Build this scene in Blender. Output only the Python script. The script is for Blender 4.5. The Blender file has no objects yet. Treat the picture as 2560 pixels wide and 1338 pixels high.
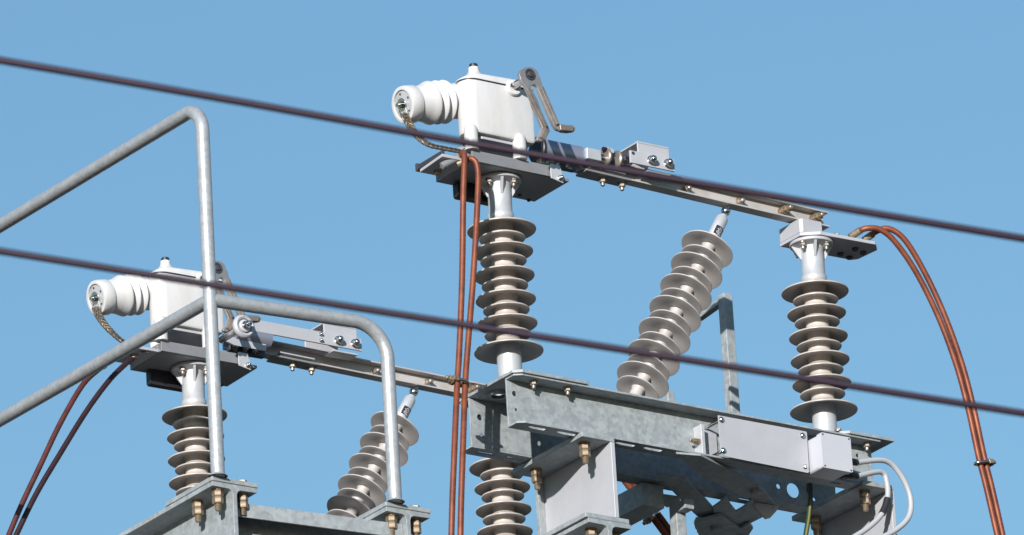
import bpy, bmesh, math, random
from mathutils import Vector, Matrix
from mathutils.geometry import delaunay_2d_cdt
random.seed(7)
sc = bpy.context.scene
rad = math.radians
# ------------------------------------------------------------------ camera, sky, sun, exposure
# The platform is modelled in millimetres around a reference point 8.8 m above the ground;
# X runs along the switch rails, Y to the far phase, Z up.
HUB = Vector((0, 0, 8.8)); MM = 0.001
FPX = 20000.0; AZ, EL, ROLL = rad(35.6), rad(21.1), rad(3.4)
R0 = Vector((math.cos(AZ), -math.sin(AZ), 0)); H0 = Vector((math.sin(AZ), math.cos(AZ), 0)); Z0 = Vector((0, 0, 1))
FWD = H0*math.cos(EL) + Z0*math.sin(EL); UP0 = -H0*math.sin(EL) + Z0*math.cos(EL)
RGT = R0*math.cos(ROLL) - UP0*math.sin(ROLL); UPV = R0*math.sin(ROLL) + UP0*math.cos(ROLL)
CAM = -FWD*20000.0
def P(u, v, **k):
    """point (mm) seen at pixel (u, v) of the photograph on the plane x=, y=, z= or at distance d="""
    d = FWD*FPX + RGT*(u-1280) - UPV*(v-669)
    (a, val), = k.items()
    if a == 'd': return CAM + d*(val/FPX)
    i = 'xyz'.index(a)
    return CAM + d*((val-CAM[i])/d[i])
cam = bpy.data.cameras.new('camera'); co = bpy.data.objects.new('camera', cam); sc.collection.objects.link(co)
co.location = HUB + CAM*MM
co.rotation_euler = Matrix((RGT, UPV, -FWD)).transposed().to_euler()
cam.sensor_width = 36; cam.lens = FPX/2560*36; cam.clip_start = 0.5; cam.clip_end = 5000
cam.dof.use_dof = True; cam.dof.focus_distance = 20.3; cam.dof.aperture_fstop = cam.lens/20.0
sc.camera = co
SUN_T = Vector((1.15, 1.0, -0.32)).normalized()          # the way the sunlight travels
w = bpy.data.worlds.new('World'); sc.world = w; w.use_nodes = True
nt = w.node_tree; bg = nt.nodes['Background']; sky = nt.nodes.new('ShaderNodeTexSky')
sky.sky_type = 'NISHITA'; sky.sun_disc = False
sky.sun_elevation = math.asin(-SUN_T.z); sky.sun_rotation = math.atan2(-SUN_T.x, -SUN_T.y)
sky.altitude = 0; sky.air_density = 1.6; sky.dust_density = 0.1; sky.ozone_density = 4.9
nt.links.new(sky.outputs[0], bg.inputs[0]); bg.inputs[1].default_value = 0.115
sun = bpy.data.lights.new('sun', 'SUN'); sun.energy = 4.3; sun.angle = rad(0.53); sun.color = (1.0, 0.965, 0.93)
so = bpy.data.objects.new('sun', sun); sc.collection.objects.link(so); so.location = (-15, -12, 25)
so.rotation_euler = SUN_T.to_track_quat('-Z', 'Y').to_euler()
sc.view_settings.view_transform = 'Standard'; sc.view_settings.look = 'None'
sc.view_settings.exposure = 0.6; sc.view_settings.gamma = 1.0
sc.render.resolution_x = 1024; sc.render.resolution_y = 535

# ------------------------------------------------------------------ materials
def mat(name, col, rough=0.5, metal=0.0, var=0.0, scale=40, col2=None, bump=0.0, bscale=300, vor=False, rvar=0.0, stretch=None, spec=None):
    m = bpy.data.materials.new(name); m.use_nodes = True
    n = m.node_tree.nodes; L = m.node_tree.links; b = n['Principled BSDF']
    b.inputs['Base Color'].default_value = (*col, 1); b.inputs['Roughness'].default_value = rough; b.inputs['Metallic'].default_value = metal
    if spec is not None: b.inputs['Specular IOR Level'].default_value = spec
    tc = n.new('ShaderNodeTexCoord'); src = tc.outputs['Object']
    if stretch:
        mp = n.new('ShaderNodeMapping'); mp.inputs['Scale'].default_value = stretch; L.new(src, mp.inputs[0]); src = mp.outputs[0]
    if var > 0 or col2:
        c2 = col2 if col2 else tuple(c*(1-var) for c in col); c1 = col if col2 else tuple(min(1, c*(1+var)) for c in col)
        t = n.new('ShaderNodeTexNoise'); t.inputs['Scale'].default_value = scale; t.inputs['Detail'].default_value = 5; t.inputs['Roughness'].default_value = .62
        L.new(src, t.inputs[0]); fac = t.outputs[0]
        if vor:
            vo = n.new('ShaderNodeTexVoronoi'); vo.inputs['Scale'].default_value = scale*3.5; L.new(src, vo.inputs[0])
            sp = n.new('ShaderNodeSeparateColor'); L.new(vo.outputs['Color'], sp.inputs[0])
            mx = n.new('ShaderNodeMix'); mx.inputs[0].default_value = 0.28; L.new(fac, mx.inputs[2]); L.new(sp.outputs[0], mx.inputs[3]); fac = mx.outputs[0]
        rp = n.new('ShaderNodeValToRGB'); rp.color_ramp.elements[0].position = .34; rp.color_ramp.elements[1].position = .66
        rp.color_ramp.elements[0].color = (*c2, 1); rp.color_ramp.elements[1].color = (*c1, 1)
        L.new(fac, rp.inputs[0]); L.new(rp.outputs[0], b.inputs['Base Color'])
        if rvar:
            mr = n.new('ShaderNodeMapRange'); mr.inputs[3].default_value = rough-rvar; mr.inputs[4].default_value = rough+rvar
            L.new(fac, mr.inputs[0]); L.new(mr.outputs[0], b.inputs['Roughness'])
    if bump:
        t2 = n.new('ShaderNodeTexNoise'); t2.inputs['Scale'].default_value = bscale; t2.inputs['Detail'].default_value = 3; L.new(src, t2.inputs[0])
        bp = n.new('ShaderNodeBump'); bp.inputs['Strength'].default_value = bump; bp.inputs['Distance'].default_value = 0.001
        L.new(t2.outputs[0], bp.inputs['Height']); L.new(bp.outputs[0], b.inputs['Normal'])
    return m
M = {}
M['galv'] = mat('galvanised_steel', (0.335,0.362,0.376), .58, .15, scale=26, col2=(0.240,0.264,0.274), vor=True, bump=.25, bscale=90, rvar=.10)
M['galv_pipe'] = mat('galvanised_pipe', (0.432,0.446,0.461), .42, .4, scale=30, col2=(0.360,0.374,0.389), vor=True, bump=.5, bscale=70, rvar=.1)
M['galv_paint'] = mat('pale_galvanised_plate', (0.418,0.421,0.446), .55, .15, var=.06, scale=9, bump=.1, bscale=60)
M['white'] = mat('white_cast_paint', (.60,.595,.60), .38, 0, col2=(.50,.49,.478), stretch=(1,1,.25), scale=16, bump=.08, bscale=60)
M['shed'] = mat('beige_porcelain', (.47,.425,.39), .36, 0, scale=14, col2=(.375,.335,.305), rvar=.08)
M['shed_rod'] = mat('pale_silicone', (.46,.43,.415), .42, 0, scale=14, col2=(.38,.355,.34))
M['alu'] = mat('brushed_aluminium', (.50,.51,.53), .46, .35, var=.08, scale=30, bump=.08, bscale=200)
M['alu_dull'] = mat('dull_aluminium', (0.245,0.248,0.259), .5, .3, var=.08, scale=18, bump=.08)
M['alu_violet'] = mat('anodised_sheet', (0.302,0.317,0.389), .38, .5, var=.04, scale=10)
M['rail'] = mat('weathered_rail', (.50,.475,.46), .5, .2, scale=16, col2=(.40,.37,.35), bump=.1)
M['chrome'] = mat('bright_steel', (0.518,0.504,0.490), .18, 1.0, var=.06, scale=40)
M['brass'] = mat('yellow_passivated_steel', (.36,.28,.19), .42, .6, scale=60, col2=(.24,.18,.13))
M['bolt_pale'] = mat('zinc_bolt', (0.432,0.389,0.331), .35, .7, scale=60, col2=(0.302,0.259,0.216))
M['tan'] = mat('tarnished_contact', (0.302,0.259,0.223), .42, .45, scale=30, col2=(0.180,0.144,0.122), bump=.3, bscale=150)
M['tan_grey'] = mat('worn_grey_cast', (0.302,0.302,0.310), .45, .5, scale=30, col2=(0.238,0.230,0.230), bump=.3, bscale=150)
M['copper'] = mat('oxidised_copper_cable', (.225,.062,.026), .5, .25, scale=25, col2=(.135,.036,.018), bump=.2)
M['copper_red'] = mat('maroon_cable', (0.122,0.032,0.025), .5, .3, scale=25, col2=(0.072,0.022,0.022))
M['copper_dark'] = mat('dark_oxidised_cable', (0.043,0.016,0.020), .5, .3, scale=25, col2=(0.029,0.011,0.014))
M['braid'] = mat('tinned_braid', (0.216,0.180,0.130), .5, .6, scale=160, col2=(0.086,0.068,0.050))
M['black'] = mat('black_plastic', (.018,.017,.022), .45)
M['wire'] = mat('overhead_wire', (.016,.004,.016), .45, .2, var=.1, scale=10)
M['conduit'] = mat('grey_conduit', (0.374,0.382,0.403), .45)
M['box'] = mat('grey_enclosure', (0.446,0.454,0.490), .4, 0, var=.02, scale=10)
M['earth_g'] = mat('green_sleeve', (.012,.045,.018), .45); M['earth_y'] = mat('yellow_stripe', (.16,.13,.03), .45)
M['white_ink'] = mat('white_ink', (0.540,0.540,0.540), .5)
M['dark_steel'] = mat('dark_steel', (0.072,0.072,0.079), .45, .5, var=.15, scale=30)
M['gravel'] = mat('gravel', (.075,.06,.04), .9, 0, scale=3, col2=(.04,.033,.022), bump=.6, bscale=30)

# ------------------------------------------------------------------ mesh helpers
COL = sc.collection
def V(*a): return Vector(a[0]) if len(a) == 1 else Vector(a)
X_, Y_, Z_ = Vector((1,0,0)), Vector((0,1,0)), Vector((0,0,1))
def frame(ax):
    ax = V(ax).normalized(); h = Z_ if abs(ax.z) < .9 else X_
    a = h.cross(ax).normalized(); return a, ax.cross(a), ax
class MB:
    def __init__(s): s.bm = bmesh.new()
    def box(s, x0, x1, y0, y1, z0, z1):
        return s.hexa([(x0,y0,z0),(x1,y0,z0),(x1,y1,z0),(x0,y1,z0),(x0,y0,z1),(x1,y0,z1),(x1,y1,z1),(x0,y1,z1)])
    def hexa(s, c):
        v = [s.bm.verts.new(p) for p in c]
        for f in ((3,2,1,0),(4,5,6,7),(0,1,5,4),(1,2,6,5),(2,3,7,6),(3,0,4,7)): s.bm.faces.new([v[i] for i in f])
        return s
    def obox(s, a, b, w, h, up=Z_):
        """bar from a to b, w across, h along up"""
        a, b = V(a), V(b); d = (b-a).normalized(); sd = d.cross(V(up)).normalized(); u = sd.cross(d).normalized()
        c = [p + sd*i*w/2 + u*j*h/2 for p in (a, b) for i, j in ((-1,-1),(1,-1),(1,1),(-1,1))]
        v = [s.bm.verts.new(p) for p in c]
        for f in ((3,2,1,0),(4,5,6,7),(0,1,5,4),(1,2,6,5),(2,3,7,6),(3,0,4,7)): s.bm.faces.new([v[i] for i in f])
        return s
    def lathe(s, prof, o, ax, n=48, cap=True, phase=0):
        """prof: list of (radius, distance along ax)"""
        a, b, c = frame(ax); o = V(o); rings = []
        for r, t in prof:
            rings.append([s.bm.verts.new(o + c*t + (a*math.cos(phase+2*math.pi*i/n) + b*math.sin(phase+2*math.pi*i/n))*r) for i in range(n)])
        for A, B in zip(rings, rings[1:]):
            for i in range(n): s.bm.faces.new((A[i], A[(i+1)%n], B[(i+1)%n], B[i]))
        if cap: s.bm.faces.new(rings[0][::-1]); s.bm.faces.new(rings[-1])
        return s
    def cyl(s, o, ax, r, l, n=32, ch=0):
        pr = [(r, 0), (r, l)] if not ch else [(r-ch, 0), (r, ch), (r, l-ch), (r-ch, l)]
        return s.lathe(pr, o, ax, n)
    def tube(s, pts, r, n=20, lobes=0, pitch=90., amp=.1, squash=None):
        pts = [V(p) for p in pts]; rings = []; L = 0
        t0 = (pts[1]-pts[0]).normalized(); a, b, _ = frame(t0)
        for k, p in enumerate(pts):
            t = (pts[min(k+1, len(pts)-1)] - pts[max(k-1, 0)]).normalized()
            a = (a - t*a.dot(t)).normalized(); b = t.cross(a)
            if k: L += (p-pts[k-1]).length
            ring = []
            for i in range(n):
                ph = 2*math.pi*i/n; rr = r
                if lobes: rr = r*(1-amp + amp*abs(math.cos(lobes/2*(ph + 2*math.pi*L/pitch))))
                ring.append(s.bm.verts.new(p + (a*math.cos(ph)*(squash or 1) + b*math.sin(ph))*rr))
            rings.append(ring)
        for A, B in zip(rings, rings[1:]):
            for i in range(n): s.bm.faces.new((A[i], A[(i+1)%n], B[(i+1)%n], B[i]))
        s.bm.faces.new(rings[0][::-1]); s.bm.faces.new(rings[-1]); return s
    def plate(s, outline, o, ux, uy, t, holes=()):
        """flat plate: 2-D outline in the plane (ux, uy) through o, thickness t along ux x uy, real holes"""
        o, ux, uy = V(o), V(ux), V(uy); n = ux.cross(uy).normalized()
        vs = [Vector(p) for p in outline]; es = [(i, (i+1) % len(vs)) for i in range(len(vs))]
        for h in holes:
            k = len(vs); vs += [Vector(p) for p in h]; es += [(k+i, k+(i+1) % len(h)) for i in range(len(h))]
        ov, oe, of, *_ = delaunay_2d_cdt(vs, es, [], 1, 1e-4)
        def inside(p, poly):
            c = False; j = len(poly)-1
            for i in range(len(poly)):
                a, b = poly[i], poly[j]
                if (a[1] > p[1]) != (b[1] > p[1]) and p[0] < (b[0]-a[0])*(p[1]-a[1])/(b[1]-a[1])+a[0]: c = not c
                j = i
            return c
        lo = [s.bm.verts.new(o + ux*p[0] + uy*p[1]) for p in ov]; hi = [s.bm.verts.new(v.co + n*t) for v in lo]; cnt = {}
        for f in of:
            c = sum((ov[i] for i in f), Vector((0, 0)))/len(f)
            if not inside(c, outline) or any(inside(c, h) for h in holes): continue
            s.bm.faces.new([hi[i] for i in f]); s.bm.faces.new([lo[i] for i in reversed(f)])
            for i in range(len(f)):
                e = (f[i], f[(i+1) % len(f)]); cnt[e] = 1
        for (i, j) in list(cnt):
            if (j, i) not in cnt: s.bm.faces.new((lo[i], lo[j], hi[j], hi[i]))
        return s
    def build(s, name, m, parent=None, bev=1.0, origin=None, loc=None, ang=32):
        bmesh.ops.recalc_face_normals(s.bm, faces=s.bm.faces)
        bmesh.ops.dissolve_limit(s.bm, angle_limit=rad(.5), verts=s.bm.verts, edges=s.bm.edges) if False else None
        if parent is not None: org = V(parent['_o'])
        elif origin is not None: org = V(origin)
        else:
            cs = [v.co for v in s.bm.verts]; org = Vector((sum(c.x for c in cs)/len(cs), sum(c.y for c in cs)/len(cs), min(c.z for c in cs)))
        for v in s.bm.verts: v.co = (v.co - org)*MM
        for f in s.bm.faces: f.smooth = True
        for e in s.bm.edges:
            if len(e.link_faces) == 2: e.smooth = e.calc_face_angle(0) < rad(ang)
        me = bpy.data.meshes.new(name); s.bm.to_mesh(me); s.bm.free()
        me.materials.append(m if not isinstance(m, str) else M[m])
        o = bpy.data.objects.new(name, me); COL.objects.link(o)
        if parent is not None: o.parent = parent; o['_o'] = tuple(org)
        else: o.location = HUB + org*MM; o['_o'] = tuple(org)
        if bev:
            bv = o.modifiers.new('bevel', 'BEVEL'); bv.width = bev*MM; bv.segments = 2; bv.limit_method = 'ANGLE'; bv.angle_limit = rad(40); bv.harden_normals = True; bv.use_clamp_overlap = True
        return o
def thing(name, label, cat, org, group=None):
    o = bpy.data.objects.new(name, None); COL.objects.link(o); o.empty_display_size = .05
    o.location = HUB + V(org)*MM; o['_o'] = tuple(V(org)); o['label'] = label; o['category'] = cat
    if group: o['group'] = group
    return o
def tag(o, label, cat, group=None):
    o['label'] = label; o['category'] = cat
    if group: o['group'] = group
    return o
_pre = {}
def prefab(kind):
    """fastener meshes, axis +Z, base at origin (mm)"""
    if kind in _pre: return _pre[kind]
    b = MB(); hx = lambda r, h, z: b.lathe([(r*.9, z), (r, z+h*.15), (r, z+h*.85), (r*.9, z+h)], (0,0,0), Z_, 6)
    if kind == 'hexnut':          # washer, nut, rod end
        b.cyl((0,0,0), Z_, 11, 2, 24); hx(9, 9, 2); b.cyl((0,0,11), Z_, 5.2, 9, 16, 1.5); m = 'bolt_pale'
    elif kind == 'bigbolt':       # two nuts and a threaded end
        b.cyl((0,0,0), Z_, 15, 3, 24); hx(14, 15, 3); hx(14, 17, 18.5)
        b.lathe([(8, 35), (8, 36)] + [(8-.9*(k%2), 36+k*1.6) for k in range(10)] + [(6, 53)], (0,0,0), Z_, 20); m = 'brass'
    elif kind == 'bighead':
        b.cyl((0,0,0), Z_, 15, 3, 24); hx(14, 9, 3); m = 'bolt_pale'
    elif kind == 'dome':          # domed cap nut on washers
        b.cyl((0,0,0), Z_, 13, 2, 24); b.cyl((0,0,2), Z_, 11.5, 3, 24); hx(11, 7, 5)
        b.lathe([(8.5*math.cos(a), 12+8.5*math.sin(a)) for a in [rad(x) for x in (0,15,30,45,60,75,89)]], (0,0,0), Z_, 20); m = 'chrome'
    elif kind == 'longbolt':      # stack of spring washers and nut, long end
        for k in range(5): b.cyl((0,0,k*4), Z_, 11-(k%2)*1.5, 3.2, 24)
        hx(9.5, 9, 20); b.cyl((0,0,29), Z_, 5.2, 13, 16, 1.5); m = 'brass'
    elif kind == 'screw':
        b.cyl((0,0,0), Z_, 8.5, 1.6, 24); b.lathe([(6.5,1.6),(6.2,4),(4.5,5.6),(1,6.2)], (0,0,0), Z_, 20); m = 'chrome'
    elif kind == 'small':
        b.cyl((0,0,0), Z_, 2.6, 1.2, 12); m = 'dark_steel'
    elif kind == 'hexhead':
        b.cyl((0,0,0), Z_, 10, 1.6, 24); hx(9, 6.5, 1.6); m = 'bolt_pale'
    bmesh.ops.recalc_face_normals(b.bm, faces=b.bm.faces)
    for v in b.bm.verts: v.co *= MM
    for f in b.bm.faces: f.smooth = True
    for e in b.bm.edges:
        if len(e.link_faces) == 2: e.smooth = e.calc_face_angle(0) < rad(32)
    me = bpy.data.meshes.new(kind); b.bm.to_mesh(me); b.bm.free(); me.materials.append(M[m]); _pre[kind] = me
    return me
def fast(kind, pos, ax, parent, name='bolt', sc_=1.0, m=None):
    me = prefab(kind)
    if m:
        key = kind+m
        if key not in _pre: c = me.copy(); c.materials[0] = M[m]; _pre[key] = c
        me = _pre[key]
    o = bpy.data.objects.new(name, me); COL.objects.link(o); o.parent = parent
    o.location = (V(pos) - V(parent['_o']))*MM; o.rotation_euler = V(ax).to_track_quat('Z', 'Y').to_euler(); o.scale = (sc_,)*3
    return o
def cat_rom(pts, step=8.0):
    pts = [V(p) for p in pts]; P_ = [pts[0]*2-pts[1]] + pts + [pts[-1]*2-pts[-2]]; out = []
    for i in range(1, len(P_)-2):
        p0, p1, p2, p3 = P_[i-1:i+3]; n = max(2, int((p2-p1).length/step))
        for k in range(n):
            t = k/n; out.append(.5*((2*p1) + (p2-p0)*t + (2*p0-5*p1+4*p2-p3)*t*t + (3*p1-p0-3*p2+p3)*t**3))
    out.append(pts[-1]); return out
def fillet(pts, r, n=14):
    pts = [V(p) for p in pts]; out = [pts[0]]
    for a, b, c in zip(pts, pts[1:], pts[2:]):
        d1 = (a-b).normalized(); d2 = (c-b).normalized(); th = d1.angle(d2); t = r/math.tan(th/2)
        ctr = b + (d1+d2).normalized()*(r/math.sin(th/2)); s = b + d1*t - ctr; e = b + d2*t - ctr
        an = s.angle(e); axr = s.cross(e).normalized()
        for k in range(n+1): out.append(ctr + Matrix.Rotation(an*k/n, 3, axr) @ s)
    out.append(pts[-1]); return out
def circ(x, y, r, n=24): return [(x+r*math.cos(2*math.pi*i/n), y+r*math.sin(2*math.pi*i/n)) for i in range(n)]
def slot(x0, x1, y, r, n=8):
    return [(x1+r*math.cos(a), y+r*math.sin(a)) for a in [rad(-90+180*i/n) for i in range(n+1)]] + [(x0+r*math.cos(a), y+r*math.sin(a)) for a in [rad(90+180*i/n) for i in range(n+1)]]
def rrect(x0, x1, y0, y1, r, n=5):
    out = []
    for cx, cy, a0 in ((x1-r, y1-r, 0), (x0+r, y1-r, 90), (x0+r, y0+r, 180), (x1-r, y0+r, 270)):
        out += [(cx+r*math.cos(rad(a0+90*i/n)), cy+r*math.sin(rad(a0+90*i/n))) for i in range(n+1)]
    return out
def copy_tree(o, parent=None):
    c = o.copy(); COL.objects.link(c); c.parent = parent
    for ch in [x for x in COL.objects if x.parent == o]: copy_tree(ch, c)
    return c
# far phase: the whole switch again, 1.47 m further along Y and turned by a degree and a bit
FAR = Matrix.Translation(HUB + V(-25+7.5, 1466.7, -4.7)*MM) @ Matrix.Rotation(-.023, 4, 'Z') @ Matrix.Translation(-(HUB + V(-25, 0, 0)*MM))
def to_far(o, label):
    c = copy_tree(o); c.matrix_world = FAR @ (Matrix.Translation(o.location) @ o.rotation_euler.to_matrix().to_4x4()); c['label'] = label
    return c

# ------------------------------------------------------------------ ground
g = MB(); g.bm = bmesh.new()
gv = [g.bm.verts.new((x*3e6, y*3e6, -8800)) for x, y in ((-1,-1),(1,-1),(1,1),(-1,1))]; g.bm.faces.new(gv)
go = g.build('ground', 'gravel', bev=0, origin=(0,0,-8800)); go['kind'] = 'structure'; go['label'] = 'pale gravel ground under the switchgear'

# ------------------------------------------------------------------ steel platform
def channel_beam(name, label, x0, x1, yweb, side, zt, zb, holes, slots, slots_top=()):
    """C-section along X; side -1: flanges towards the viewer, +1: away"""
    t = 5; fl = 45; root = thing(name, label, 'steel beam', ((x0+x1)/2, yweb, zb), 'channel beams of the switch support')
    y0 = yweb if side < 0 else yweb - t
    b = MB(); b.plate([(x0,zb+t),(x1,zb+t),(x1,zt-t),(x0,zt-t)], (0, y0+t, 0), X_, Z_, t, holes)
    b.build('web', 'galv', root, .8)
    ya, yb = (yweb-fl, yweb+t) if side < 0 else (yweb-t, yweb+fl)
    ch = 12
    ol = [(x0,yb),(x0,ya+ch),(x0+ch*1.6,ya),(x1-3,ya),(x1,ya+3),(x1,yb)] if side < 0 else [(x0,ya),(x1,ya),(x1,yb),(x0+ch*1.6,yb),(x0,yb-ch)]
    b = MB(); b.plate(ol, (0,0,zb), X_, Y_, t, slots); b.build('bottom_flange', 'galv', root, .8)
    b = MB(); b.plate(ol, (0,0,zt-t), X_, Y_, t, slots_top); b.build('top_flange', 'galv', root, .8)
    return root
ZT, ZB = -338, -468
front = channel_beam('channel_beam', 'long mottled galvanised channel beam with slotted lower edge, facing the viewer under both insulators', -97, 1030, -82, -1, ZT, ZB,
    [circ(-74, -376, 7), circ(-71, -418, 4), circ(95, -390, 1.6, 10), circ(222, -387, 1.6, 10), circ(990, -425, 6), circ(985, -372, 5)],
    [slot(-48, -8, -104, 6.5), slot(38, 82, -104, 6.5), slot(215, 262, -104, 6.5), slot(300, 345, -104, 6.5), slot(880, 900, -104, 6), slot(960, 980, -104, 6)])
back = channel_beam('channel_beam', 'rear galvanised channel beam whose end with one round hole shows behind the copper cables', -100, 1030, 82, 1, ZT, ZB,
    [circ(-70, -385, 8), circ(-68, -432, 3.5), circ(848, -424, 7), circ(894, -428, 20), circ(960, -442, 5)],
    [slot(-62, -20, 104, 6), slot(26, 66, 104, 6), slot(740, 800, 104, 6.5)])
for x_, z_, q_ in ((-70,-385,9.5),):
    b = MB(); b.cyl((x_,83,z_), Y_, q_, 6, 24); b.build('dark_hole_backing', 'black', back, .5)  # black disc added behind the web so the open hole reads dark
for x in (-30, 73):
    fast('hexnut', (x, -104, ZT-5), (0,0,-1), front); fast('hexhead', (x, -104, ZT+8.4), (0,0,1), front)
fast('hexnut', (1000, -104, ZT-5), (0,0,-1), front); fast('hexhead', (1000, -104, ZT+8.4), (0,0,1), front); fast('hexhead', (905, -112, ZT+8.4), (0,0,1), front)
# the two tie plates on the channels that carry the posts
def tie_plate(label, x0, x1, holes):
    r = thing('tie_plate', label, 'steel plate', ((x0+x1)/2, 0, ZT), 'tie plates over the two channels')
    b = MB(); b.plate([(x0,-118),(x0+22,-133),(x1,-133),(x1,124),(x0,124)], (0,0,ZT+.3), X_, Y_, 8, holes); b.build('plate', 'galv', r, .8)
    b = MB(); b.lathe([(26,-1),(26,-9),(17,-9)], (x0+52, 20, ZT+1), Z_, 32, cap=False); b.build('collar', 'galv', r, .5)
    return r
tie_plate('thick tie plate with a large hole under the left post, copper cables passing its corner', -103, 118, [circ(-51, 20, 17), circ(-76, 62, 4)])
tie_plate('thick tie plate under the right post, its end jutting out above the grey box', 905, 1068, [circ(950, 0, 17)])
# C-shaped brackets standing on the floor beams, open to the left
def floor_bracket(label, dx, dy=0, dz=0):
    o = V(dx, dy, dz); ztop = ZB-.5
    r = thing('floor_bracket', label, 'bracket', o + V(170, 16, ztop-220), 'welded brackets between channels and floor beams')
    b = MB(); b.plate([(x+dx, y+dy) for x, y in ((84,-138),(182,-138),(182,168),(84,168))], (0,0,ztop-13+dz), X_, Y_, 13, ()); b.build('top_plate', 'galv', r, 1.5)
    b = MB(); b.plate([(y+dy, z+dz) for y, z in ((-138,ztop-13.4),(168,ztop-13.4),(168,ztop-212),(-138,ztop-212))], (170+dx,0,0), Y_, Z_, 12,
                      [circ(-30+dy, ztop-150+dz, 0.1, 3)] if 0 else ()); b.build('web', 'galv_paint', r, 1.5)
    b = MB(); b.plate([(x+dx, y+dy) for x, y in ((78,-140),(210,-140),(210,168),(78,168))], (0,0,ztop-225+dz), X_, Y_, 12.5); b.build('foot_plate', 'galv', r, 1.5)
    b = MB(); b.box(150+dx, 169.6+dx, 156+dy, 168+dy, ztop-212+dz, ztop-13.4+dz); b.build('stiffener', 'galv', r, 1)
    for x, y in ((118, -98), (118, 112)):
        fast('bigbolt', (x+dx, y+dy, ztop-13+dz), (0,0,-1), r); 
    fast('bighead', (122+dx, -98+dy, ztop-212.3+dz), (0,0,1), r)
    return r
floor_bracket('pale C shaped bracket with a yellow bolt, standing under the middle of the long channel', 0)
floor_bracket('shadowed C shaped bracket under the right end of the channel, beside the grey conduits', 868, 0, 8)
def i_beam(label, x0, x1, y0, y1, zt, bolts=(), cap=None, h=190):
    xc = (x0+x1)/2; r = thing('floor_beam', label, 'steel beam', (xc, y0, zt-h), 'I beams of the platform floor')
    b = MB()
    sec = [(x0,zt),(x1,zt),(x1,zt-12),(xc+17,zt-13),(xc+9,zt-17),(xc+6,zt-26),(xc+6,zt-h+26),(xc+9,zt-h+17),(xc+17,zt-h+13),(x1,zt-h+12),(x1,zt-h),(x0,zt-h),(x0,zt-h+12),(xc-17,zt-h+13),(xc-9,zt-h+17),(xc-6,zt-h+26),(xc-6,zt-26),(xc-9,zt-17),(xc-17,zt-13),(x0,zt-12)]
    b.plate([(p[0], p[1]) for p in sec], (0, y1, 0), X_, Z_, y1-y0); b.build('profile', 'galv', r, 1.2, ang=40)
    for x, y, k in bolts:
        fast('bigbolt', (x, y, zt-12.5), (0,0,-1), r)
        if k: fast('bighead', (x, y, zt + (k if k > 1 else .2)), (0,0,1), r)
    return r
ZF = -693.5
i_beam('I beam end under the pale bracket in the middle, yellow bolt beneath its flange', 86, 214, -140, 1500, ZF-.5, [(122,-98,0),(190,-98,0)])
i_beam('hidden right I beam under the shadowed bracket', 954, 1082, -140, 1500, ZF+7.5, [(990,-98,0)])
# platform end beams with the handrail feet
A0 = P(530, 1193, z=ZF); B0 = P(965, 1257, z=ZF)
def rail_beam(label, c, y1):
    x0 = c.x; x1 = c.x+128; y0 = c.y
    r = i_beam(label, x0, x1, y0, y1, c.z-9, [(x0+28, y0+22, 0), (x1-26, y0+26, 0), (x0+28, y0+112, 0)])
    b = MB(); b.box(x0-2, x1+2, y0-3, y0+210, c.z-8.6, c.z+3); b.build('flange_plate', 'galv', r, 1.5)
    for x, y in ((x1-26, y0+26), (x0+30, y0+26)): fast('bighead', (x, y, c.z+3.1), (0,0,1), r)
    return r
rail_beam('left I beam running back under the tall bent handrail pipe, three yellow bolts at its end', A0, 2400)
rail_beam('second I beam end carrying the short bent handrail pipe, bolts under its flange', B0, 2400)
# beam across between them
r = thing('cross_beam', 'cross beam between the two handrail beams with pale flange edge and dark web', 'steel beam', (A0.x+300, A0.y+190, ZF-220))
cz = -735; ca, cb = P(640,1262,z=cz), P(890,1295,z=cz)
cxa, cxb = A0.x+71, B0.x+57
yat = lambda x: ca.y+(cb.y-ca.y)*(x-ca.x)/(cb.x-ca.x)
b = MB(); ya_, yb_ = yat(cxa), yat(cxb)
b.hexa([(cxa,ya_,cz-36),(cxb,yb_,cz-36),(cxb,yb_+5,cz-36),(cxa,ya_+5,cz-36),(cxa,ya_,cz),(cxb,yb_,cz),(cxb,yb_+5,cz),(cxa,ya_+5,cz)]); b.build('edge_flange', 'galv', r, .8)
b = MB(); b.hexa([(cxa,ya_+5.3,cz-8),(cxb,yb_+5.3,cz-8),(cxb,yb_+200,cz-8),(cxa,ya_+200,cz-8),(cxa,ya_+5.3,cz-4),(cxb,yb_+5.3,cz-4),(cxb,yb_+200,cz-4),(cxa,ya_+200,cz-4)]); b.build('walkway_sheet', 'galv', r, .5)
b = MB(); b.hexa([(cxa,ya_+60,cz-200),(cxb,yb_+60,cz-200),(cxb,yb_+66,cz-200),(cxa,ya_+66,cz-200),(cxa,ya_+60,cz-8.4),(cxb,yb_+60,cz-8.4),(cxb,yb_+66,cz-8.4),(cxa,ya_+66,cz-8.4)]); b.build('web', 'galv', r, .5)

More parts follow.
